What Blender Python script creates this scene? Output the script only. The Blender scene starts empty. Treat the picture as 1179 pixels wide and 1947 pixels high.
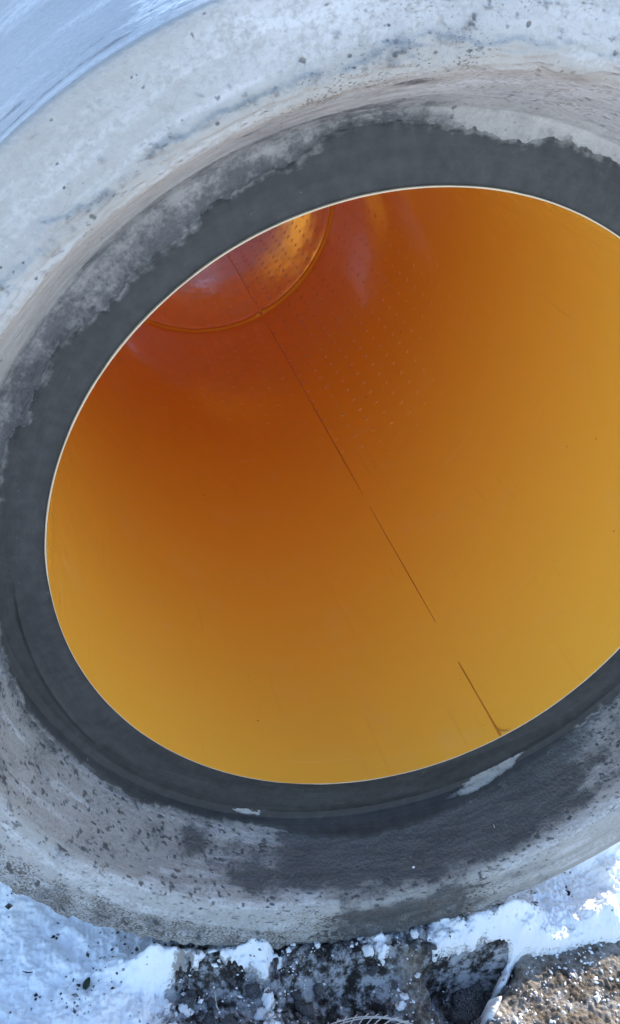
import bpy, math, random
import numpy as np
from mathutils import Vector, Matrix
sc = bpy.context.scene
R = math.radians
random.seed(7)

# ------------------------------------------------------------------ camera
AX = 0.888                      # height of the pipe's axis above the ground (m)
S = 0.6                         # inner radius of the pipe (m)
cd = bpy.data.cameras.new('camera'); cam = bpy.data.objects.new('camera', cd)
sc.collection.objects.link(cam)
cd.sensor_fit = 'VERTICAL'; cd.sensor_height = 24.0; cd.lens = 24.0*1650/1947
cd.clip_start = 0.02; cd.clip_end = 2000
cam.matrix_world = Matrix(((0.9613918, 0.0, -0.2751831, -0.57704225),
                           (-0.2349138, 0.5208250, -0.8207051, -1.1911302),
                           (0.1433222, 0.8536635, 0.5007169, 1.67717953),
                           (0, 0, 0, 1)))
sc.camera = cam

# ------------------------------------------------------------------ light
SUN = Vector((0.78, 0.50, 0.52)).normalized()
w = bpy.data.worlds.new('World'); sc.world = w; w.use_nodes = True
nt = w.node_tree
sky = nt.nodes.new('ShaderNodeTexSky'); sky.sky_type = 'NISHITA'; sky.sun_disc = False
sky.sun_elevation = math.asin(SUN.z); sky.sun_rotation = math.atan2(SUN.x, SUN.y)
sky.air_density = 1.0; sky.dust_density = 0.4; sky.ozone_density = 2.2
bg = nt.nodes['Background']; bg.inputs[1].default_value = 0.15
nt.links.new(sky.outputs[0], bg.inputs[0])
ld = bpy.data.lights.new('sun', 'SUN'); ld.energy = 3.4; ld.angle = R(0.5); ld.color = (1, .91, .78)
sun = bpy.data.objects.new('sun', ld); sc.collection.objects.link(sun)
sun.rotation_euler = SUN.to_track_quat('Z', 'Y').to_euler(); sun.location = (6, 3, 4)
sc.view_settings.view_transform = 'Standard'; sc.view_settings.look = 'None'
sc.view_settings.gamma = 1; sc.view_settings.exposure = 1.5
sc.cycles.max_bounces = 24; sc.cycles.diffuse_bounces = 20; sc.cycles.glossy_bounces = 6
sc.cycles.use_denoising = True; sc.cycles.caustics_reflective = False

# ------------------------------------------------------------------ helpers
def link(o):
    sc.collection.objects.link(o); return o
def tag(o, label=None, cat=None, group=None, kind=None):
    for k, v in (('label', label), ('category', cat), ('group', group), ('kind', kind)):
        if v: o[k] = v
    return o
def mesh(name, verts, faces, m, parent=None, smooth=True, uv=None, mask=None):
    me = bpy.data.meshes.new(name)
    verts = np.asarray(verts, np.float32)
    if isinstance(faces, np.ndarray):
        k = faces.shape[1]; n = len(faces)
        me.vertices.add(len(verts)); me.vertices.foreach_set('co', verts.ravel())
        me.loops.add(n*k); me.loops.foreach_set('vertex_index', faces.astype(np.int32).ravel())
        me.polygons.add(n); me.polygons.foreach_set('loop_start', np.arange(0, n*k, k, dtype=np.int32))
        me.update(calc_edges=True)
    else:
        me.from_pydata([tuple(map(float, v)) for v in verts], [], faces)
    me.polygons.foreach_set('use_smooth', np.full(len(me.polygons), smooth))
    li = np.empty(len(me.loops), np.int32); me.loops.foreach_get('vertex_index', li)
    if uv is not None:
        l = me.uv_layers.new(name='UVMap'); l.data.foreach_set('uv', np.asarray(uv, np.float32)[li].ravel())
    if mask is not None:
        a = me.attributes.new('mask', 'FLOAT_COLOR', 'POINT')
        c = np.zeros((len(verts), 4), np.float32); c[:, :mask.shape[1]] = mask
        a.data.foreach_set('color', c.ravel())
    me.materials.append(m); me.validate(); me.update()
    o = link(bpy.data.objects.new(name, me))
    if parent: o.parent = parent
    return o
def hsh(ix, iy, iz, seed):
    h = (ix.astype(np.int64)*374761393 + iy.astype(np.int64)*668265263 + iz.astype(np.int64)*2147483647 + seed*974711) & 0xffffffff
    h = ((h ^ (h >> 13))*1274126177) & 0xffffffff
    h = ((h ^ (h >> 16))*2246822519) & 0xffffffff
    return ((h ^ (h >> 15)) & 0xffffff)/float(0xffffff)
def vn(x, y, z=None, seed=0):
    x = np.asarray(x, float); y = np.asarray(y, float); z = np.zeros_like(x) if z is None else np.asarray(z, float)
    ix, iy, iz = np.floor(x), np.floor(y), np.floor(z)
    f = [a*a*(3-2*a) for a in (x-ix, y-iy, z-iz)]
    r = 0
    for dx in (0, 1):
        for dy in (0, 1):
            for dz in (0, 1):
                wgt = (f[0] if dx else 1-f[0])*(f[1] if dy else 1-f[1])*(f[2] if dz else 1-f[2])
                r = r + wgt*hsh(ix+dx, iy+dy, iz+dz, seed)
    return r
def fbm(x, y, z=None, seed=0, o=4):
    r, a, t = 0, 1., 0
    for k in range(o):
        r = r + a*vn(x*2**k, y*2**k, None if z is None else z*2**k, seed+k*17); t += a; a *= .5
    return r/t
def sst(a, b, x):
    t = np.clip((x-a)/(b-a), 0, 1); return t*t*(3-2*t)
def gau(x, c, s): return np.exp(-((x-c)/s)**2)
def win(x, a, b, e): return sst(a-e, a+e, x)*(1-sst(b-e, b+e, x))

class NT:
    def __init__(s, name):
        s.m = bpy.data.materials.new(name); s.m.use_nodes = True
        s.t = s.m.node_tree; s.b = s.t.nodes['Principled BSDF']
        s.tc = None
    def put(s, sock, v):
        if isinstance(v, bpy.types.NodeSocket): s.t.links.new(v, sock)
        elif v is not None: sock.default_value = v
    def uv(s): return s.coord('UV')
    def coord(s, k):
        if s.tc is None: s.tc = s.t.nodes.new('ShaderNodeTexCoord')
        return s.tc.outputs[k]
    def scale(s, v, sc3, off=(0, 0, 0)):
        n = s.t.nodes.new('ShaderNodeMapping'); s.put(n.inputs[0], v); n.inputs[3].default_value = sc3; n.inputs[1].default_value = off
        return n.outputs[0]
    def noise(s, v, scale, detail=4, rough=.55, dist=0):
        n = s.t.nodes.new('ShaderNodeTexNoise'); s.put(n.inputs['Vector'], v)
        n.inputs['Scale'].default_value = scale; n.inputs['Detail'].default_value = detail
        n.inputs['Roughness'].default_value = rough; n.inputs['Distortion'].default_value = dist
        return n.outputs[0]
    def vor(s, v, scale, rnd=1, out='Distance'):
        n = s.t.nodes.new('ShaderNodeTexVoronoi'); s.put(n.inputs['Vector'], v)
        n.inputs['Scale'].default_value = scale; n.inputs['Randomness'].default_value = rnd
        return n.outputs[out]
    def math(s, op, a, b=0, c=0, clamp=False):
        n = s.t.nodes.new('ShaderNodeMath'); n.operation = op; n.use_clamp = clamp
        for i, v in enumerate((a, b, c)): s.put(n.inputs[i], v)
        return n.outputs[0]
    def ss(s, v, a, b, lo=0, hi=1):
        n = s.t.nodes.new('ShaderNodeMapRange'); n.interpolation_type = 'SMOOTHSTEP'; s.put(n.inputs[0], v)
        for i, x in enumerate((a, b, lo, hi)): n.inputs[i+1].default_value = x
        return n.outputs[0]
    def mix(s, f, a, b, mode='MIX'):
        n = s.t.nodes.new('ShaderNodeMix'); n.data_type = 'RGBA'; n.blend_type = mode
        s.put(n.inputs[0], f)
        for i, v in ((6, a), (7, b)):
            s.put(n.inputs[i], v if isinstance(v, bpy.types.NodeSocket) else (*v, 1))
        return n.outputs[2]
    def mask(s):
        n = s.t.nodes.new('ShaderNodeAttribute'); n.attribute_name = 'mask'
        q = s.t.nodes.new('ShaderNodeSeparateColor'); s.t.links.new(n.outputs['Color'], q.inputs[0])
        return list(q.outputs)+[n.outputs['Alpha']]
    def xyz(s, v):
        q = s.t.nodes.new('ShaderNodeSeparateXYZ'); s.put(q.inputs[0], v); return q.outputs
    def bump(s, h, dist, strength=1, prev=None):
        n = s.t.nodes.new('ShaderNodeBump'); n.inputs['Distance'].default_value = dist
        n.inputs['Strength'].default_value = strength; s.put(n.inputs['Height'], h)
        if prev: s.put(n.inputs['Normal'], prev)
        return n.outputs[0]
    def out(s, col=None, rough=None, normal=None, spec=None, **k):
        s.put(s.b.inputs['Base Color'], (*col, 1) if isinstance(col, tuple) else col); s.put(s.b.inputs['Roughness'], rough)
        s.put(s.b.inputs['Normal'], normal); s.put(s.b.inputs['Specular IOR Level'], spec)
        for a, v in k.items(): s.put(s.b.inputs[a.replace('_', ' ')], v)
        return s.m

# ------------------------------------------------------------------ materials
def concrete(name, base_lo, base_hi, pit=1.0, streak=.5, frost=(.53, .535, .54)):
    n = NT(name); uv = n.uv(); mk = n.mask()
    big = n.noise(uv, 5, 5); mid = n.noise(uv, 26, 6, .62); fine = n.noise(uv, 140, 5, .6)
    st = n.noise(n.scale(uv, (9, 55, 1)), 1, 6, .68, .6)
    v = n.math('ADD', n.math('MULTIPLY', big, .45), n.math('ADD', n.math('MULTIPLY', mid, .35), n.math('MULTIPLY', st, streak*.4)))
    col = n.mix(n.ss(v, .36, .72), base_lo, base_hi)
    col = n.mix(n.math('MULTIPLY', n.ss(n.noise(uv, 60, 3), .35, .8), .35), col, (base_hi[0]*1.12, base_hi[1]*1.13, base_hi[2]*1.14))
    col = n.mix(n.ss(fine, .35, .65, .16, 0), col, (base_lo[0]*.6, base_lo[1]*.6, base_lo[2]*.6))
    col = n.mix(n.math('MULTIPLY', n.ss(st, .56, .72), .45*min(1, streak)), col, (.56, .56, .56))
    agg = n.vor(uv, 210); col = n.mix(n.ss(agg, .12, .3, .22, 0), col, n.mix(n.vor(uv, 210, 1, 'Color'), (.22, .20, .18), (.55, .54, .52)))
    # warm strip of old form oil and rust along the lip
    col = n.mix(n.math('MULTIPLY', mk[1], n.ss(n.math('ADD', mid, n.math('MULTIPLY', st, .5)), .4, .95, .35, 1)), col, (.37, .345, .305))
    # frost, and the sunlit patch painted on the barrel
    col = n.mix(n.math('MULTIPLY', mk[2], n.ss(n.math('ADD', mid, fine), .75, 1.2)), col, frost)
    # dark dirt and smears, ragged
    t = n.math('ADD', n.math('ADD', mk[0], n.math('MULTIPLY', n.math('SUBTRACT', mid, .5), 1.6)),
               n.math('ADD', n.math('MULTIPLY', n.math('SUBTRACT', st, .5), 1.5*streak), n.math('MULTIPLY', n.math('SUBTRACT', fine, .5), .8)))
    dk = n.math('MULTIPLY', n.ss(t, .22, .98), n.ss(mk[0], .02, .3))
    col = n.mix(n.math('MULTIPLY', dk, .88), col, n.mix(n.ss(st, .35, .65), (.034, .038, .046), (.085, .085, .088)))
    # bug holes and specks, drawn out a little
    wv = n.scale(uv, (1, .75, 1))
    d1 = n.vor(wv, 34); r1 = n.xyz(n.vor(wv, 34, 1, 'Color'))[0]
    d2 = n.vor(n.scale(uv, (.9, 1.2, 1), (.3, .7, 0)), 75); r2 = n.xyz(n.vor(n.scale(uv, (.9, 1.2, 1), (.3, .7, 0)), 75, 1, 'Color'))[1]
    dd1 = n.math('ADD', d1, n.math('MULTIPLY', n.math('SUBTRACT', fine, .5), .35))
    dd2 = n.math('ADD', d2, n.math('MULTIPLY', n.math('SUBTRACT', fine, .5), .5))
    clus = n.ss(n.noise(uv, 11, 3), .42, .62)
    p1 = n.math('MULTIPLY', n.ss(dd1, .0, .11, 1, 0), n.ss(r1, .48, .50))
    p2 = n.math('MULTIPLY', n.math('MULTIPLY', n.ss(dd2, .02, .15, 1, 0), n.ss(r2, .44, .48)), clus)
    p = n.math('MULTIPLY', n.math('MAXIMUM', p1, p2), pit)
    col = n.mix(n.math('MULTIPLY', p, .72), col, (.11, .10, .10))
    g1 = n.noise(n.scale(uv, (210, 300, 1)), 1, 4, .65); g2 = n.noise(uv, 24, 3)
    gr = n.math('MULTIPLY', n.ss(n.math('ADD', g1, n.math('ADD', n.math('MULTIPLY', n.math('SUBTRACT', g2, .5), .4), n.math('MULTIPLY', mk[3], .22))), .66, .78), n.ss(mk[3], .05, .5))
    col = n.mix(n.math('MULTIPLY', gr, .85), col, n.mix(n.ss(fine, .4, .6), (.05, .045, .04), (.13, .11, .09)))
    h = n.math('SUBTRACT', n.math('ADD', n.math('MULTIPLY', mid, .5), n.math('ADD', n.math('MULTIPLY', fine, .35), n.math('MULTIPLY', st, .3*streak))), n.math('MULTIPLY', p, .8))
    h = n.math('ADD', h, n.math('MULTIPLY', n.math('MULTIPLY', mk[0], fine), 1.2))
    return n.out(col, .82, n.bump(h, .005, .9), .35)
m_face = concrete('face_concrete', (.35, .345, .33), (.395, .388, .372), 1.0, .1)
m_sock = concrete('socket_concrete', (.25, .242, .23), (.43, .415, .39), .9, .75)
m_outer = concrete('barrel_concrete', (.40, .41, .43), (.48, .49, .51), .4, .9, (.88, .89, .90))  # last colour whitens barrel frost and the painted sunlit patch

n = NT('dark_sealant'); uv = n.uv()
a = n.noise(n.scale(uv, (3, 26, 1)), 1, 5, .6); b = n.noise(uv, 40, 5); f = n.noise(uv, 260, 3)
col = n.mix(n.ss(n.math('ADD', n.math('MULTIPLY', a, .6), n.math('MULTIPLY', b, .4)), .35, .7), (.026, .0262, .0262), (.056, .0555, .0540))
col = n.mix(n.ss(n.math('ADD', n.noise(uv, 120, 2), n.math('MULTIPLY', b, .4)), .92, 1.02), col, (.16, .16, .16))
mk = n.mask(); sm = n.noise(n.scale(uv, (14, 60, 1)), 1, 6, .65)
qq = n.math('ADD', n.math('MULTIPLY', mk[0], .55), n.math('ADD', n.math('MULTIPLY', n.math('SUBTRACT', sm, .5), 1.1), n.math('MULTIPLY', n.math('SUBTRACT', b, .5), .9)))
col = n.mix(n.math('MULTIPLY', n.ss(qq, .30, .75), n.ss(mk[0], .0, .3, 0, .8)), col, (.25, .245, .232))
m_seal = n.out(col, n.ss(a, .3, .7, .5, .68), n.bump(n.math('ADD', n.math('ADD', n.math('MULTIPLY', a, .8), n.math('MULTIPLY', b, .35)), n.math('MULTIPLY', f, .2)), .005, .7), .35)

def orange(name, c=(.872, .508, .066), dimples=True, rough=.095):
    n = NT(name)
    if dimples:
        uv = n.uv(); q = n.xyz(uv)      # u in degrees, v in metres along the pipe
        cu = n.math('DIVIDE', q[0], 6.15); ci = n.math('FLOOR', cu)
        cv = n.math('ADD', n.math('DIVIDE', q[1], .082), n.math('MULTIPLY', n.math('MODULO', n.math('ABSOLUTE', ci), 2), .5))
        du = n.math('MULTIPLY', n.math('SUBTRACT', n.math('FRACT', cu), .5), .0644)
        dv = n.math('MULTIPLY', n.math('SUBTRACT', n.math('FRACT', cv), .5), .082)
        d2 = n.math('ADD', n.math('POWER', n.math('ABSOLUTE', du), 2), n.math('POWER', n.math('ABSOLUTE', dv), 2))
        hgt = n.ss(d2, .0, .000085, 1, 0)
        w1 = n.noise(n.scale(uv, (.0105*.8, .8, 1)), 1, 2)
        amp = n.math('MULTIPLY', n.math('MULTIPLY', n.math('MULTIPLY', n.ss(q[0], 332, 352, 1, .35), n.ss(q[1], 1.0, 1.9, .03, 1.0)), n.ss(w1, .3, .5, .75, 1)), n.ss(q[0], 302, 306, .12, 1))
        wn = n.t.nodes.new('ShaderNodeTexWhiteNoise'); wn.noise_dimensions = '2D'
        cb = n.t.nodes.new('ShaderNodeCombineXYZ'); n.put(cb.inputs[0], ci); n.put(cb.inputs[1], n.math('FLOOR', cv)); n.put(wn.inputs['Vector'], cb.outputs[0])
        amp = n.math('MULTIPLY', amp, n.ss(wn.outputs['Value'], 0, 1, .85, 1.5))
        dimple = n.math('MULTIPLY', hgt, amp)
        n1 = n.bump(n.math('MULTIPLY', hgt, amp), .006, 1)
        wob = n.noise(n.scale(uv, (.0105*3, 2.0, 1)), 1, 3)
        n2 = n.bump(wob, .010, .4, n1)
        sp = n.vor(n.scale(uv, (.0105, 1, 1)), 16); sr = n.xyz(n.vor(n.scale(uv, (.0105, 1, 1)), 16, 1, 'Color'))[0]
        speck = n.math('MULTIPLY', n.ss(sp, .035, .06, 1, 0), n.ss(n.math('ADD', sr, n.ss(q[1], .12, .5, .17, 0)), .82, .84))
        scr = n.noise(n.scale(uv, (.0105*3, 60, 1)), 1, 3)
        col = n.mix(n.math('MULTIPLY', speck, .55), c, (.16, .07, .02))
        col = n.mix(n.ss(scr, .62, .78, 0, .22), col, (.92, .62, .25))
        col = n.mix(n.math('MULTIPLY', dimple, .6), col, (.97, .76, .40))  # pale tint paints a highlight onto each dimple
        sc2 = n.noise(n.scale(uv, (.0105*45, 2.2, 1), (.4, .1, 0)), 1, 4, .6)
        col = n.mix(n.ss(sc2, .60, .78, 0, .25), col, (.55, .27, .03))
        dst = n.noise(n.scale(uv, (.0105, 1, 1)), 6, 6, .7)
        col = n.mix(n.ss(dst, .52, .75, 0, .22), col, (.80, .55, .24))
        return n.out(col, n.math('ADD', rough, n.math('ADD', n.math('MULTIPLY', n.math('SUBTRACT', wob, .5), .10), n.ss(dst, .5, .75, 0, .14))), n2, .5)
    return n.out(c, rough, None, .5)
m_orange = orange('orange_liner')
m_weld = orange('orange_weld', (.50, .24, .035), False, .3)
m_bead = orange('orange_bead', (.86, .50, .06), False, .15)
m_rim = NT('cut_plastic').out((.60, .485, .335), .6, None, .4)

n = NT('dirt'); p = n.coord('Object'); mk = n.mask()
a = n.noise(p, 14, 6, .65); b = n.noise(p, 90, 5, .6); c = n.noise(p, 320, 3)
col = n.mix(n.ss(a, .35, .68), (.024, .022, .022), (.065, .057, .050))
col = n.mix(n.ss(b, .52, .75), col, (.17, .145, .12))
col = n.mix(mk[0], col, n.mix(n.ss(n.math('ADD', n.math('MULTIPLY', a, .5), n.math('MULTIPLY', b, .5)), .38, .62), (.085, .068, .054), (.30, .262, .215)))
col = n.mix(n.ss(n.math('ADD', b, n.math('MULTIPLY', c, .5)), .60, .48), col, (.022, .019, .017))
fr = n.math('MULTIPLY', n.ss(n.math('ADD', n.math('MULTIPLY', a, .5), n.math('MULTIPLY', n.noise(p, 48, 6, .72), .6)), .50, .64), .62)
fr = n.math('MULTIPLY', fr, n.math('SUBTRACT', 1, n.math('MULTIPLY', mk[0], .75)))
col = n.mix(fr, col, (.62, .64, .68))
m_dirt = n.out(col, .9, n.bump(n.math('ADD', b, n.math('MULTIPLY', c, .6)), .006, .8), .08)

n = NT('snow'); p = n.coord('Object'); mk = n.mask()
a = n.noise(p, 30, 6, .65); b = n.noise(p, 170, 4, .6); c = n.noise(p, 420, 2)
col = n.mix(n.ss(a, .3, .7), (.88, .90, .93), (.93, .94, .95))
dt = n.math('ADD', n.math('ADD', mk[0], n.math('MULTIPLY', n.math('SUBTRACT', a, .5), .9)), n.math('MULTIPLY', n.math('SUBTRACT', b, .5), .9))
col = n.mix(n.math('MULTIPLY', n.ss(dt, .42, .8), .8), col, (.17, .14, .115))
d1 = n.vor(p, 62); r1 = n.xyz(n.vor(p, 62, 1, 'Color'))[0]
sp = n.math('MULTIPLY', n.ss(n.math('ADD', d1, n.math('MULTIPLY', n.math('SUBTRACT', b, .5), .5)), .1, .2, 1, 0), n.ss(r1, .8, .82))
col = n.mix(n.math('MULTIPLY', sp, .75), col, (.10, .085, .07))
m_snow = n.out(col, .75, n.bump(n.math('ADD', b, n.math('MULTIPLY', c, .5)), .003, .45), .25,
               Subsurface_Weight=.12, Subsurface_Scale=.01)
m_snow.node_tree.nodes['Principled BSDF'].inputs['Subsurface Radius'].default_value = (.8, 1, 1.3)

# ------------------------------------------------------------------ the pipe
PROF = [(1.0, 0), (1.15, 0), (1.172, -.012), (1.19, -.05), (1.27, -.28), (1.281, -.293), (1.30, -.30), (1.465, -.30), (1.477, -.296), (1.48, -.285), (1.485, -.2), (1.505, .0), (1.58, .5), (1.65, 1.2), (1.67, 11.25)]
P0 = np.array(PROF); CUM = np.concatenate([[0], np.cumsum(np.hypot(*np.diff(P0, axis=0).T))])
def prof(s): return np.interp(s, CUM, P0[:, 0]), np.interp(s, CUM, P0[:, 1])
# dark sealing coat on the shoulder, its outer edge ragged
BT = [(-180, .15), (-170, .165), (-164, .178), (-151, .218), (-137.6, .218), (-124, .222), (-114, .212), (-104, .205), (-95, .245), (-85, .26), (-75, .255), (-66, .235), (-56, .215), (-44, .182), (-34, .182),
      (-20, .17), (20, .15), (60, .135), (72.7, .138), (79.3, .143), (83, .135), (86, .112), (91, .122), (96.5, .134), (102, .15), (105.9, .163), (109, .155), (114.7, .122), (124, .105), (131, .09), (138, .094), (143, .081), (150.7, .124), (155, .118), (161, .109), (164, .134), (168, .13), (180, .15)]
BT = np.array(BT)
def bound(T):
    tw = (T+180) % 360-180; c, sn = np.cos(np.radians(T)), np.sin(np.radians(T))
    j = (fbm(c*14, sn*14, None, 5, 3)-.5)*.018 + .8*(fbm(c*75, sn*75, None, 6, 4)-.5)*.020*(.5+fbm(c*9, sn*9, None, 8, 2))
    step = (vn(c*34, sn*34, None, 12) > .62)*.003
    return np.interp(tw, BT[:, 0], BT[:, 1])+j-step
def crust(x, z, q, t):
    """flattened blobs of cement paste stuck along the inner step of the end face"""
    f = fbm(x*30, z*30, q*30, 81, 3)+.10*(vn(t/3.1, q*0, None, 83)-.5)
    w_ = win(q, .492, .512+.050*vn(t/2.3, q*0+4, None, 84)**2, .006)*win(t, 60, 148, 3)*(.55+.45*vn(t/4.7, q*0+9, None, 85))
    return sst(.42, .58, f)*w_
def masks(th, s):
    """dirt, warm strip and frost painted by where they sit on the rim (degrees, distance along the profile)"""
    n1 = fbm(np.cos(np.radians(th))*9, np.sin(np.radians(th))*9, s*30, 3, 4)-.5
    n2 = fbm(np.cos(np.radians(th))*3, np.sin(np.radians(th))*3, s*9, 9, 3)-.5
    t = th+n1*7; q = s+n1*.07
    d = .10+.25*np.clip(n2, 0, 1)
    d += 1.0*win(t, -100, -50, 8)*win(q, .14, .44, .05)
    d += .45*win(t, -56, -30, 8)*win(q, .17, .40, .04)
    d += .75*gau(t, -116, 3)*gau(q, .30, .05) + .5*gau(t, -107, 3)*gau(q, .40, .03) + .4*win(t, -112, -96, 4)*win(q, .25, .42, .04)
    d += .15*win(t, -160, -105, 8)*win(q, .2, .45, .04)
    d += .5*win(t, 111, 162, 6)*win(q, .08, .27-.06*gau(t, 145, 12), .03)
    d += .5*win(t, 97, 111, 4)*win(q, .10, .27, .03)
    d += .25*win(t, 70, 97, 4)*win(q, .22, .36, .05)
    d += .45*(win(t, 158, 181, 6)+win(t, -181, -160, 6))*win(q, .1, .36, .04)
    d += .55*gau(t, 105, 2)*gau(q, .42, .03) + .35*gau(t, 118, 4)*gau(q, .36, .04)
    d += .45*win(t, 110, 140, 8)*gau(q, .775+n2*.04, .012)+.3*win(t, 110, 145, 8)*gau(q, .86+n2*.1, .02)
    uu = (t+62)/9.; d *= 1-.92*np.exp(-(uu**2*.8+((q-.185+.03*uu)/.045)**2))
    b_ = bound(th+n1*3)
    d += .42*(1-np.exp(-((th+62)/8.)**2))*np.clip(1-(s-b_)/.04, 0, 1)*(s > b_-.02)*(s < .45)*(.4+.9*fbm(np.cos(np.radians(th))*5, np.sin(np.radians(th))*5, None, 19, 3))
    # end face
    d += .32*win(t, -146, -98, 6)*win(q, .585, .70, .035)
    d += .75*win(t, -93, -71, 5)*win(q, .47, .72, .04)
    d += .30*win(t, -68, -58, 4)*win(q, .52, .7, .04)
    d += .24*win(t, 76, 108, 6)*win(q, .55, .68, .03) + .12*gau(t, 128, 14)*gau(q, .63, .04)
    d += .25*win(t, 99, 112, 3)*gau(q, .52, .04) + .2*win(t, 112, 137, 3)*gau(q, .50, .012)
    rr_, _ = prof(s); d += .19*crust(np.cos(np.radians(th))*rr_*S, np.sin(np.radians(th))*rr_*S, s, th)
    sm1 = fbm(th/11, s*38, None, 111, 4); sm2 = fbm(th/7, s*16, None, 112, 4); sm3 = fbm(th/.8, s*95, None, 113, 3)
    low = win(t, -168, -28, 8)*win(q, .20, .66, .03)
    d += low*(.20*sst(.50, .72, sm2)+.55*sst(.655, .74, sm3))*(1-.6*win(t, -64, -28, 6)*win(q, .5, .7, .02))
    top = win(t, 62, 150, 6)*win(q, .24, .64, .04)
    d += top*.30*sst(.70, .78, sm3)
    warm = win(t, 60, 165, 10)*gau(q, .445, .05) + .5*win(t, -150, -20, 12)*gau(q, .47, .03) + .5*win(t, -100, -66, 6)*gau(q, .55, .1)
    grit = .9*win(t, -150, -100, 6)*win(q, .56, .70, .03)+.8*win(t, -100, -66, 6)*win(q, .5, .7, .03)+.35*win(t, -165, -40, 8)*win(q, .22, .5, .04)+.35*win(t, 80, 112, 8)*win(q, .55, .7, .04)+.5*win(t, 95, 115, 5)*win(q, .4, .54, .03)+.3*win(t, 110, 160, 6)*win(q, .2, .48, .04)+.25*win(t, -66, -30, 5)*win(q, .5, .7, .04)
    frost = .8*win(t, 66, 118, 10)*win(q, .53, .7, .04)+.8*win(t, 70, 100, 8)*win(q, .22, .42, .05)+.5*win(t, -140, -45, 6)*win(q, .47, .56, .03)
    return np.stack([np.clip(d, 0, 1.1), np.clip(warm, 0, 1), np.clip(frost+.95*low*sst(.50, .64, sm1)+.5*top*sst(.52, .66, sm1)+win(t, 100, 123.3, .8)*sst(.745, .79, q)+.35*win(t, 100, 150, 3)*gau(q, .72, .02)+(q > .74)*.45*sst(.5, .72, fbm(th/30, s*7, None, 88, 4)), 0, 1), np.clip(grit, 0, 1)], -1)  # sharp-edged barrel term paints sunlight near the top, alongside the frost
def revolve(name, s, nth, m, parent, cut=None, off=None, lump=0, warp=True):
    s = np.asarray(s, float); th = np.linspace(20, 380, nth+1)
    T, Q = np.meshgrid(th, s, indexing='ij')
    if cut is not None:                                   # s runs 0..1 up to a boundary that depends on the angle
        lo, hi = cut; lo = lo(T); Q = lo+(hi(T)-lo)*Q
    r, y = prof(Q); c, sn = np.cos(np.radians(T)), np.sin(np.radians(T))
    e = 1e-3; r2, y2 = prof(Q+e); dr, dy = r2-r, y2-y; L = np.hypot(dr, dy)+1e-12
    nr, ny = dy/L, -dr/L                                  # points to the open side of the concrete
    d = np.zeros_like(r)
    if lump: d = d + lump(T, Q, c*r*S, y*S, sn*r*S)
    if off is not None: d = d + off(T, Q)
    r = r*S+nr*d; y = y*S+ny*d
    V = np.stack([r*c, y, r*sn+AX], -1).reshape(-1, 3)
    k = len(s); i = np.arange(nth)[:, None]*k+np.arange(k-1)[None]
    F = np.stack([i, i+1, i+k+1, i+k], -1).reshape(-1, 4)
    uv = np.stack([np.radians(T)*.75, Q*S], -1).reshape(-1, 2)
    tw = (T+180) % 360-180
    return V, F, uv, masks(tw, Q).reshape(-1, 4), T, Q, (name, m, parent)
def finish(t, keep=None):
    V, F, uv, mk, T, Q, (name, m, parent) = t
    if keep is not None: F = F[keep]
    return mesh(name, V, F, m, parent, uv=uv, mask=mk)
pipe = link(bpy.data.objects.new('concrete_pipe', None))
tag(pipe, 'large pale concrete pipe with an orange plastic lining, lying on snowy ground', 'pipe')
def rough_lip(T, Q, x, y, z):
    chip = fbm(x*22, y*22, z*22, 31, 4); g = fbm(x*90, y*90, z*90, 41, 3)-.5
    lip = gau(Q, .475, .035)
    d = -np.clip(chip-.5, 0, 1)*.022*lip + g*.0022*(lip+.25)
    d += .010*np.clip(fbm(x*45, y*45, z*45, 77, 3)-.54, 0, 1)*gau(Q, .512, .012)
    tw = (T+180) % 360-180
    d += .0065*crust(x, z, Q, tw)*(.6+.8*fbm(x*150, y*150, z*150, 82, 2))
    d += np.clip(fbm(x*60, y*60, z*60, 51, 3)-.42, 0, 1)*.022*win(tw, -150, -66, 8)*win(Q, .57, .7, .03)
    return d
SL = .455
finish(revolve('socket_wall', np.concatenate([np.linspace(0, .15, 14), np.linspace(.153, SL, 76)]), 1500, m_sock, pipe, lump=rough_lip))
finish(revolve('end_face', np.concatenate([np.linspace(SL, .54, 30), np.linspace(.545, .668, 26), np.linspace(.67, .70, 8)]), 1500, m_face, pipe, lump=rough_lip))
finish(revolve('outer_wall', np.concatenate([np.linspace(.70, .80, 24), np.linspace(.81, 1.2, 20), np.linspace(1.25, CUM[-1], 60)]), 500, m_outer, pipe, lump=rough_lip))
def edge_w(T):
    tw = (np.asarray(T)+180) % 360-180
    return .0026-.0022*win(tw, -174, -98, 5)-.0012*win(tw, -98, -30, 4)+.0016*(fbm(np.cos(np.radians(T))*11, np.sin(np.radians(T))*11, None, 71, 3)-.5)
LO = lambda T: edge_w(T)/S+.0004
def seal_off(T, Q):
    b = bound(T); tw = (T+180) % 360-180
    ridge = .0035*gau(Q, .095+.0011*(tw+167), .006)*win(tw, -172, -140, 4)
    return .0004+.0022*np.clip((b-Q)/.012, 0, 1)**.6 + .0006*(fbm(np.cos(np.radians(T))*6, np.sin(np.radians(T))*6, Q*60, 4, 3)-.5)+ridge
t = revolve('sealing_band', np.linspace(0, 1, 60), 2600, m_seal, pipe, cut=(LO, bound), off=seal_off)
T, Q = t[4], t[5]; tw = (T+180) % 360-180; cc, ss_ = np.cos(np.radians(T)), np.sin(np.radians(T))
nn = fbm(cc*8, ss_*8, Q*90, 21, 4)-.5; n3 = fbm(cc*40, ss_*40, Q*130, 22, 3)-.5
u_ = (tw+62)/9.; ctr = .175-.030*u_                       # scraped patch low on the right
scr = 1-np.sqrt((u_*1.0)**2+((Q-ctr)/.036)**2)+nn*1.0+n3*.5
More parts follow.
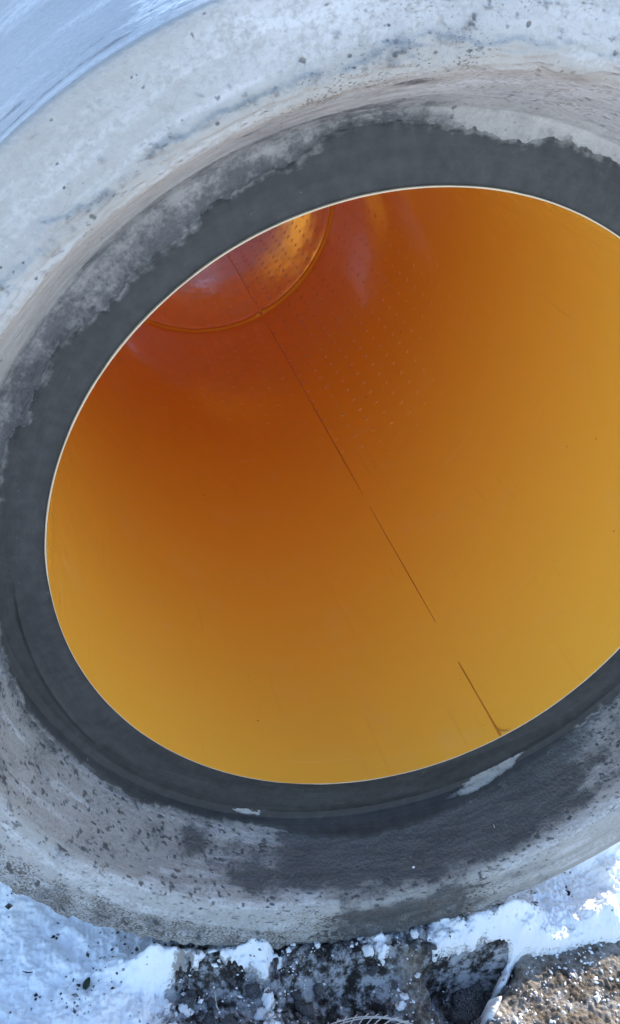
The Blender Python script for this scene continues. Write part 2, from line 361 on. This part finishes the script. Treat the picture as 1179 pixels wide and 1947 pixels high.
scr2 = 1-np.sqrt(((tw+107)/5.2)**2+((Q-.162+nn*.02)/.013)**2)+nn*1.6+n3*1.2
hole = (scr > .16) | (scr2 > .15)
k = Q.shape[1]; hq = (hole[:-1, :-1] & hole[1:, 1:]).reshape(-1)
t[3][:] = 0; t[3][:, 0] = ((1-win(tw, -104, -46, 4))*np.clip(1-(bound(T)-Q)/(.012+.035*fbm(cc*7, ss_*7, None, 23, 3)), 0, 1)).reshape(-1)
finish(t, ~hq)

# liner: inner wall of orange plastic, cut edge, weld, joint bead
LEN = 6.72
def tube(name, ths, ys, rad, m, parent, close=False):
    T, Y = np.meshgrid(ths, ys, indexing='ij'); r = rad(T, Y) if callable(rad) else np.full_like(T, rad)
    V = np.stack([r*np.cos(np.radians(T)), Y, r*np.sin(np.radians(T))+AX], -1).reshape(-1, 3)
    k = len(ys); i = np.arange(len(ths)-1)[:, None]*k+np.arange(k-1)[None]
    F = np.stack([i, i+k, i+k+1, i+1], -1).reshape(-1, 4)
    return mesh(name, V, F, m, parent, uv=np.stack([T, Y], -1).reshape(-1, 2))
rimw = lambda T, Y: .6+.0012*(fbm(np.cos(np.radians(T))*5, np.sin(np.radians(T))*5, None, 61, 3)-.5)*np.exp(-np.abs(Y)/.05)
def wall(T, Y):
    g = np.exp(-np.abs(Y-2.714)/.03)
    return rimw(T, Y)-.004*g*1 + .0025*np.sin(np.radians(T*3+40))*np.exp(-((Y-2.75)/.25)**2)
ys = np.concatenate([np.linspace(-.006, .1, 12), np.linspace(.14, 2.6, 60), np.linspace(2.62, 2.82, 40), np.linspace(2.86, LEN, 60)])
liner = tube('liner', np.linspace(20, 380, 721), ys, wall, m_orange, pipe)
liner['label'] = 'smooth orange plastic lining with rows of tiny dimples'
th = np.linspace(20, 380, 721)
ro = .6+np.maximum(edge_w(th), .0006)
V = []; 
for i, a in enumerate(th):
    c, s_ = math.cos(R(a)), math.sin(R(a)); r0 = float(rimw(np.array([a]), np.array([-.006]))[0])
    for r, y in ((r0, -.006), (r0+.0002, -.0072), (ro[i]-.0002, -.0072), (ro[i], -.006), (ro[i], .0)):
        V.append((r*c, y, r*s_+AX))
i = np.arange(720)[:, None]*5+np.arange(4)[None]
mesh('cut_edge', V, np.stack([i, i+1, i+6, i+5], -1).reshape(-1, 4), m_rim, liner)
# annular far end between liner and outer wall
i = np.arange(360); thf = np.radians(np.arange(361))
V = np.concatenate([np.stack([r*np.cos(thf), np.full(361, LEN), r*np.sin(thf)+AX], -1) for r in (.6, 1.002)])
mesh('far_end_face', V, np.stack([i, i+1, i+362, i+361], -1), m_outer, pipe, uv=V[:, :2], mask=np.zeros((len(V), 4)))
# welded seam running along the pipe: a shallow raised ridge that comes and goes
WT = -56.6
def seam(T, Y):
    d = (T-WT-.5*(vn(Y*2.3, Y*0, None, 3)-.5))*R(1)*.6
    wd = .0022+.0022*np.exp(-np.abs(Y)/.06)+.0012*vn(Y*9, Y*0+3, None, 5)
    f = (1.0*win(Y, -1, .235, .05)+(1.05*win(Y, .37, .98, .03)*(.5+.5*sst(.3, .7, Y))+.95*win(Y, 1.0, 2.32, .03))*(1-.14*win(Y, .3, 1.6, .2))*(.62+.5*vn(Y*5, Y*0+2, None, 94))+1.3*win(Y, 2.3, 2.66, .1)+1.5*win(Y, 2.76, 9, .02))*(.75+.5*vn(Y*7, Y*0+1, None, 92))
    return .6010-.0022*f*np.clip(1-(d/wd)**2, -.6, 1)-.003*np.exp(-np.abs(Y-2.714)/.03)*0
tube('weld_seam', np.linspace(WT-.9, WT+.9, 19), np.linspace(-.004, LEN-.01, 500), seam, m_weld, liner)
def bead(T, Y):
    q = Y-2.714-.004*(fbm(np.cos(np.radians(T))*4, np.sin(np.radians(T))*4, None, 17, 3)-.5)
    near = (1+1.0*gau(T, 360+WT, 2.6))*(1-1.15*gau(T, 360+WT, .55))
    h = .0060*gau(q, .020, .007)+.0095*gau(q, -.010, .0065)-.004*gau(q, .006, .006)-.003*gau(q, -.028, .007)
    return wall(T, Y)+.0006-h*near*(.75+.5*fbm(np.cos(np.radians(T))*5, np.sin(np.radians(T))*5, None, 18, 2))
b_ = tube('joint_bead', np.linspace(20, 380, 721), np.linspace(2.664, 2.764, 41), bead, m_bead, liner)
tube('joint_groove', np.linspace(20, 380, 721), np.linspace(2.711, 2.7235, 5), lambda T, Y: bead(T, Y)-.0012-.0016*(fbm(np.cos(np.radians(T))*7, np.sin(np.radians(T))*7, None, 27, 3)-.4), orange('orange_crease', (.26, .085, .012), False, .35), liner)
# torn tag of weld plastic at the mouth
V = []
for k_ in range(9):
    a = R(WT+.1+k_*.30); y = .022*math.exp(-k_*.5)
    for dy, rr in ((0, .5985), (.004*(1-k_/10), .5965), (.008*(1-k_/10), .5985)):
        V.append((rr*math.cos(a), y+dy-.004, rr*math.sin(a)+AX))
F = [(3*q+j, 3*q+j+1, 3*q+j+4, 3*q+j+3) for q in range(8) for j in range(2)]
mesh('weld_flap', V, F, m_weld, liner)

# ------------------------------------------------------------------ ground and snow
def zdirt(x, y):
    near = np.exp(-np.maximum(0, np.hypot(x/1.6, (y+.1)/1.1)-.7)**2*3)
    z = -.018+(fbm(x*5, y*5, None, 101, 4)-.5)*.05*near+(fbm(x*.25, y*.25, None, 140, 3)-.5)*.25*(1-near)
    z = z+(fbm(x*26, y*26, None, 102, 4)-.5)*.030*near*win(y, -.8, -.12, .08)*(1-.6*sst(.3, .42, x))
    z = z+np.abs(fbm(x*80, y*80, None, 103, 3)-.5)*.018*near
    # rut in front of the rim: steep right wall in shadow, left wall catching the sun
    wob = (fbm(x*16, y*16, None, 104, 3)-.5)*.05
    edge = .20+(-y-.22)*-.75+.27*(-y-.20)*0
    rr = x-(.385+(y+.24)*.95)+wob           # right crest runs down-left
    rl = x-.155+wob*.6
    inside = sst(0, .035, rl)*(1-sst(-.03, .02, rr))*win(y, -.60, -.245, .015)
    z = z-.085*inside
    z = z-.005*sst(-.03, .03, rr)*win(y, -.7, -.25, .02)*(1-sst(.25, .6, rr))
    z = z+.024*gau(x, .125, .035)*win(y, -.6, -.215, .02)
    z = z-.02*win(x, -.33, .12, .06)*win(y, -.8, -.24, .05)
    z = z-.050*sst(-.212, -.25, y)*sst(-.20, .02, x)*(1-.35*sst(.35, .45, x))*win(y, -2, 0, .05)
    ez = AX-np.sqrt(np.maximum(.888**2-np.minimum(np.abs(x), .8)**2, 0))
    z = z+(.85*np.minimum(ez, .10)+.020+.030*(fbm(x*18, y*18, None, 107, 4)-.5))*gau(y, -.19, .028)*win(x, -.46, .42, .06)
    return z+3.1*sst(7.3, 11, y)  # unseen bank past the far end, added to darken reflections in the liner
def tsnow(x, y):
    n1 = fbm(x*9, y*9, None, 201, 4)-.5; n2 = fbm(x*34, y*34, None, 202, 4)-.5; n3 = fbm(x*110, y*110, None, 203, 3)-.5
    far = sst(.0, .22, y+.12)
    t = -.026+.008*win(x, -.25, .14, .04)+.050*far
    t = t+.066*sst(-.22, -.50, x+n1*.12)*1.0
    t = t+.045*gau(x, -.235, .06)*win(y, -.21, -.12, .02)
    t = t-.034*gau(x, -.280, .042)*win(y, -.6, -.20, .02)
    t = t+.034*gau(x, -.185, .018)*win(y, -.36, -.18, .02)
    t = t+.036*gau(x, .085, .04)*gau(y, -.205, .022)
    t = t+.045*win(x, .17, .75, .04)*win(y, -.228-.020*sst(.32, .5, x), .1, .012)
    t = t+.036*gau(x-.95*(y+.24), .375, .022)*win(y, -.36, -.22, .02)+.03*gau(x, .43, .04)*gau(y, -.262, .014)
    t = t+.022*gau(x, .19, .012)*gau(y, -.24, .012)
    t = t+.014*win(x, -.34, .14, .04)*win(y, -.21, -.1, .03)
    t = t+.035*gau(x, .68, .055)*gau(y, -.12, .10)+.03*gau(x, .58, .05)*gau(y, -.21, .035)
    t = t+.010*sst(1, 3, np.hypot(x, y))+.30*np.exp(-((((x-.77)*.9+(y-.06)*.43)/.17)**2+(((y-.06)*.9-(x-.77)*.43)/.085)**2)**1.5)+.27*np.exp(-(((x-.925)/.06)**2+((y-.10)/.075)**2)**1.4)+.22*np.exp(-(((x-.665)/.055)**2+((y-.01)/.06)**2)**1.4)  # snow heaps hidden behind the rim, added to shade the snow in front
    lf_ = sst(-.36, -.5, x)
    t = t+n1*.036+n2*.046*(1-.55*lf_)+np.abs(n3)*.022*(1-.7*lf_)-.0065-.010*win(x, -.34, .16, .04)*sst(.45, .6, fbm(x*55, y*55, None, 205, 3))
    out = sst(.9, 1.8, np.hypot(x*.9, y+.2))
    return t*(1-out)+out*(.035+(fbm(x*2, y*2, None, 210, 4)-.5)*.05-.07*win(y, 6.2, 14.8, .5))  # bare soil around the added bank keeps bright snow out of the liner's reflections
def axis(a, b, step, lo, hi):
    c = list(np.arange(a, b+step/2, step)); d = step
    while c[-1] < hi: d *= 1.22; c.append(c[-1]+d)
    d = step; e = [a]
    while e[-1] > lo: d *= 1.22; e.append(e[-1]-d)
    return np.array(e[:0:-1]+c)
gx = axis(-.86, .92, .0024, -400, 400); gy = axis(-.56, .10, .0024, -400, 400)
X, Y = np.meshgrid(gx, gy, indexing='ij')
ZD = zdirt(X, Y); TS = tsnow(X, Y); ZS = ZD*.6+TS-.002
ZS = np.where(TS < 0, ZD+TS, np.maximum(ZS, ZD+np.minimum(TS, .004)))
k = len(gy); i = (np.arange(len(gx)-1)[:, None]*k+np.arange(k-1)[None])
F = np.stack([i, i+k, i+k+1, i+1], -1).reshape(-1, 4)
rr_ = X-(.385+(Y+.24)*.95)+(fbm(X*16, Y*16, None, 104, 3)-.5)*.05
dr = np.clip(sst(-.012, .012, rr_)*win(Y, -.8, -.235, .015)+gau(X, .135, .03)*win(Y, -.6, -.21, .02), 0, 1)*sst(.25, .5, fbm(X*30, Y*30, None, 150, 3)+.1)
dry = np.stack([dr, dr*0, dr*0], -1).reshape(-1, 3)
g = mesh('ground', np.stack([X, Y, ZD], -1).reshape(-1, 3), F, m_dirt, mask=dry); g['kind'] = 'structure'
tq = TS; keep = (np.maximum(np.maximum(tq[:-1, :-1], tq[1:, :-1]), np.maximum(tq[:-1, 1:], tq[1:, 1:])) > -.002).reshape(-1)
dirty = .34*win(X, -.36, .16, .04)*win(Y, -.6, -.12, .03)*sst(.35, .6, fbm(X*45, Y*45, None, 221, 3))+np.clip(.85-TS/.022, 0, .8)*.55+.35*win(X, -.47, -.30, .05)*win(Y, -.4, -.12, .04)*fbm(X*12, Y*12, None, 220, 3)+.18*win(X, .2, .55, .05)*win(Y, -.24, -.17, .02)
mk = np.stack([dirty, dirty*0, dirty*0], -1).reshape(-1, 3)
sn = mesh('snow', np.stack([X, Y, ZS], -1).reshape(-1, 3), F[keep], m_snow, mask=mk); sn['kind'] = 'structure'
def zat(x, y):
    x = np.array([x], float); y = np.array([y], float)
    d = zdirt(x, y)[0]; t = tsnow(x, y)[0]
    return (max(d*.6+t-.002, d+min(t, .004)) if t > 0 else d), t

# ------------------------------------------------------------------ small things
def lump_mesh(name, m, seed, sub=2, rough=.5, flat=.7, mask=False):
    import bmesh
    bm = bmesh.new(); bmesh.ops.create_icosphere(bm, subdivisions=sub, radius=1)
    v = np.array([q.co for q in bm.verts]); f = np.array([[q.index for q in p.verts] for p in bm.faces]); bm.free()
    d = 1+rough*2*(fbm(v[:, 0]*1.3+9, v[:, 1]*1.3, v[:, 2]*1.3, seed, 3)-.5)+rough*.7*(fbm(v[:, 0]*4+5, v[:, 1]*4, v[:, 2]*4, seed+7, 2)-.5)
    v = v*d[:, None]*np.array([1, .85, flat])
    return mesh(name, v, f, m, mask=np.zeros((len(v), 3)) if mask else None)
rg = random.Random(11)
def scatter(name, m, count, region, size, want, label, cat, group, mask=False):
    protos = [lump_mesh(name, m, 300+q*13, 3, .85, .6, mask) for q in range(6)]
    n_, tries = 0, 0
    while n_ < count and tries < 8000:
        tries += 1
        x, y = rg.uniform(*region[0]), rg.uniform(*region[1])
        z, t = zat(x, y)
        if not want(x, y, t): continue
        if n_ < 6: o = protos[n_]
        else: o = link(protos[n_ % 6].copy())
        s = size*math.exp(rg.gauss(0, .42))
        o.scale = (s, s, s); o.location = (x, y, z+s*.22)
        o.rotation_euler = (rg.uniform(-.5, .5), rg.uniform(-.5, .5), rg.uniform(0, 6.3))
        tag(o, label, cat, group); n_ += 1
scatter('dirt_clod', m_dirt, 60, ((-.36, .36), (-.46, -.20)), .010, lambda x, y, t: t < -.004,
        'small dark frozen dirt clod on the bare soil in front of the pipe', 'dirt clod', 'dirt clods on the bare soil')
scatter('snow_lump', m_snow, 34, ((-.42, .20), (-.44, -.185)), .0075, lambda x, y, t: -.016 < t < .012,
        'small white snow lump between bare soil and snow under the pipe rim', 'snow lump', 'snow lumps on the bare soil', True)
def crumbs(name, m, count, region, size, want, seed, mask=False):
    r = np.random.RandomState(seed); x = r.uniform(*region[0], count*6); y = r.uniform(*region[1], count*6)
    t = tsnow(x, y); d = zdirt(x, y); ok = want(x, y, t); x, y, t, d = [q[ok][:count] for q in (x, y, t, d)]
    z = np.where(t > 0, np.maximum(d*.6+t-.002, d+np.minimum(t, .004)), d)
    o = np.array([(1, 0, 0), (0, 1, 0), (-1, 0, 0), (0, -1, 0), (0, 0, .8), (0, 0, -.8)])
    fo = np.array([(0, 1, 4), (1, 2, 4), (2, 3, 4), (3, 0, 4), (1, 0, 5), (2, 1, 5), (3, 2, 5), (0, 3, 5)])
    V, F = [], []
    for q in range(len(x)):
        s = size*math.exp(r.normal(0, .45)); a = r.uniform(0, 6.3); c, sn_ = math.cos(a), math.sin(a)
        p = o*r.uniform(.6, 1.35, (6, 3))*s*np.array([r.uniform(.8, 1.8), 1, .8])
        p = np.stack([p[:, 0]*c-p[:, 1]*sn_, p[:, 0]*sn_+p[:, 1]*c, p[:, 2]], -1)+np.array([x[q], y[q], z[q]+s*.35])
        V.append(p); F.append(fo+6*q)
    V = np.concatenate(V); ob = mesh(name, V, np.concatenate(F), m, smooth=False, mask=np.zeros((len(V), 3)) if mask else None)
    return ob
tag(crumbs('dirt_crumbs', m_dirt, 700, ((-.85, .85), (-.46, .02)), .0020, lambda x, y, t: (t > -.004) & (fbm(x*14, y*14, None, 310, 3) > .50), 5),
    'dark dirt crumbs sprinkled over the snow', 'dirt crumbs', kind='stuff')
tag(crumbs('snow_crumbs', m_snow, 900, ((-.45, .75), (-.46, -.16)), .0020, lambda x, y, t: (t < .006) & (fbm(x*18, y*18, None, 320, 3) > .47), 6, True),
    'white snow crumbs over the bare soil', 'snow crumbs', kind='stuff')
# leaf on the snow
n = NT('leaf_green'); m_leaf = n.out(n.mix(n.noise(n.coord('Object'), 90, 3), (.012, .02, .008), (.03, .05, .016)), .45, None, .4)
pts = []; F = []
for j in range(13):
    u_ = j/12; wd = .0066*math.sin(math.pi*min(1, u_*.98+.01))**.7*(1.15-.45*u_)
    for q in (-1, -.5, 0, .5, 1): pts.append((wd*q, -.0115+.023*u_, .0016+.0032*abs(q)**1.5+.003*math.sin(u_*2.4)))
for j in range(12):
    for q in range(4): F.append((5*j+q, 5*j+q+1, 5*j+q+6, 5*j+q+5))
lf = mesh('leaf', pts, F, m_leaf)
md = lf.modifiers.new('thick', 'SOLIDIFY'); md.thickness = .0006
z, t = zat(-.5305, -.2065); lf.location = (-.5305, -.2065, z+.001); lf.rotation_euler = (R(14), 0, R(-28))
tag(lf, 'small dark green leaf lying on blue shaded snow', 'leaf')
# pale splinter and dark twig
def sliver(name, L, wd, col, loc, rot, bend=.2, seed=1):
    V = []; k = 9
    for j in range(k):
        u_ = j/(k-1); a = wd*(math.sin(math.pi*(.08+.84*u_))**.8); b = bend*L*(u_-.5)**2*2
        jit = wd*.3*(vn(np.array([u_*6.]), np.array([seed*1.]), None, seed)[0]-.5)
        V += [(b-a+jit, L*(u_-.5), 0), (b+jit, L*(u_-.5), a*.8), (b+a+jit, L*(u_-.5), 0), (b+jit, L*(u_-.5), -a*.6)]
    F = [(4*j+q, 4*j+(q+1) % 4, 4*j+4+(q+1) % 4, 4*j+4+q) for j in range(k-1) for q in range(4)]+[(3, 2, 1, 0), (4*k-4, 4*k-3, 4*k-2, 4*k-1)]
    n = NT(name+'_wood'); c2 = tuple(q*.6 for q in col)
    o = mesh(name, V, F, n.out(n.mix(n.noise(n.scale(n.coord('Object'), (200, 30, 200)), 1, 3), c2, col), .7))
    o.location = loc; o.rotation_euler = rot; return o
z, t = zat(-.287, -.252)
tag(sliver('wood_splinter', .034, .0021, (.72, .68, .60), (-.287, -.252, z+.005), (R(18), 0, R(4)), .25, 3), 'thin pale wood splinter on dark soil below the pipe', 'splinter')
z, t = zat(-.640, -.165)
tag(sliver('twig', .020, .0016, (.05, .04, .03), (-.640, -.165, z+.001), (0, 0, R(75)), .2, 5), 'short dark twig on the snow left of the leaf', 'twig')
def on_wall(th, s, up=.001):
    r, y = prof(np.array([s])); r = r[0]*S-up; return (r*math.cos(R(th)), y[0]*S, r*math.sin(R(th))+AX)
tag(sliver('wood_chip', .016, .0020, (.78, .70, .58), on_wall(-64.5, .345, .002), (R(-15), R(25), R(-25)), .1, 8), 'tiny pale chip lying in the dark socket of the pipe', 'chip')
pb = lump_mesh('pebble', NT('pebble_white').out((.78, .76, .72), .6), 900, 3, .25, .8)
pb.scale = (.0032,)*3; pb.location = on_wall(-79.5, .395, .002); tag(pb, 'tiny white pebble resting on the dark lower socket wall', 'pebble')

# coil of white wire at the near edge of the ground
m_wire = NT('white_wire').out((.62, .62, .60), .4, None, .5)
def wire(name, P, r, parent=None, closed=False, m=None):
    P = np.asarray(P, float); k = 6; n_ = len(P)
    tg = np.gradient(P, axis=0) if not closed else np.roll(P, -1, 0)-np.roll(P, 1, 0)
    tg /= np.linalg.norm(tg, axis=1)[:, None]+1e-12
    up = np.where(np.abs(tg[:, 2:3]) > .9, np.array([[1., 0, 0]]), np.array([[0, 0, 1.]]))
    a = np.cross(tg, up); a /= np.linalg.norm(a, axis=1)[:, None]; b = np.cross(tg, a)
    ph = np.arange(k)*2*np.pi/k
    V = (P[:, None]+r*(np.cos(ph)[None, :, None]*a[:, None]+np.sin(ph)[None, :, None]*b[:, None])).reshape(-1, 3)
    F = []
    for j in range(n_ if closed else n_-1):
        j2 = (j+1) % n_
        for q in range(k): F.append((k*j+q, k*j+(q+1) % k, k*j2+(q+1) % k, k*j2+q))
    return mesh(name, V, np.array(F), m or m_wire, parent)
CX, CY = -.035, -.535
z0 = .0
coil = link(bpy.data.objects.new('wire_coil', None)); coil.location = (CX, CY, -.022)
tag(coil, 'round coil of thin white wire lying on dirty snow before the pipe', 'wire coil')
t_ = np.linspace(0, 2*np.pi, 160, endpoint=False)
for rr, zz in ((.205, .033), (.190, .050), (.172, .057)):
    wire('hoop', np.stack([rr*np.cos(t_), rr*.95*np.sin(t_), zz+.003*np.sin(3*t_+rr*90)], -1), .0011, coil, True)
NT_ = 62
for q in range(NT_):
    u = np.linspace(0, 1, 14); a = 2*np.pi*q/NT_+rg.uniform(-.02, .02)+u*.42
    rr = .206-.085*u; zz = .031+.030*np.sin(np.pi*(.08+.75*u))
    wire('strand', np.stack([rr*np.cos(a), rr*.95*np.sin(a), zz], -1), .0010, coil)
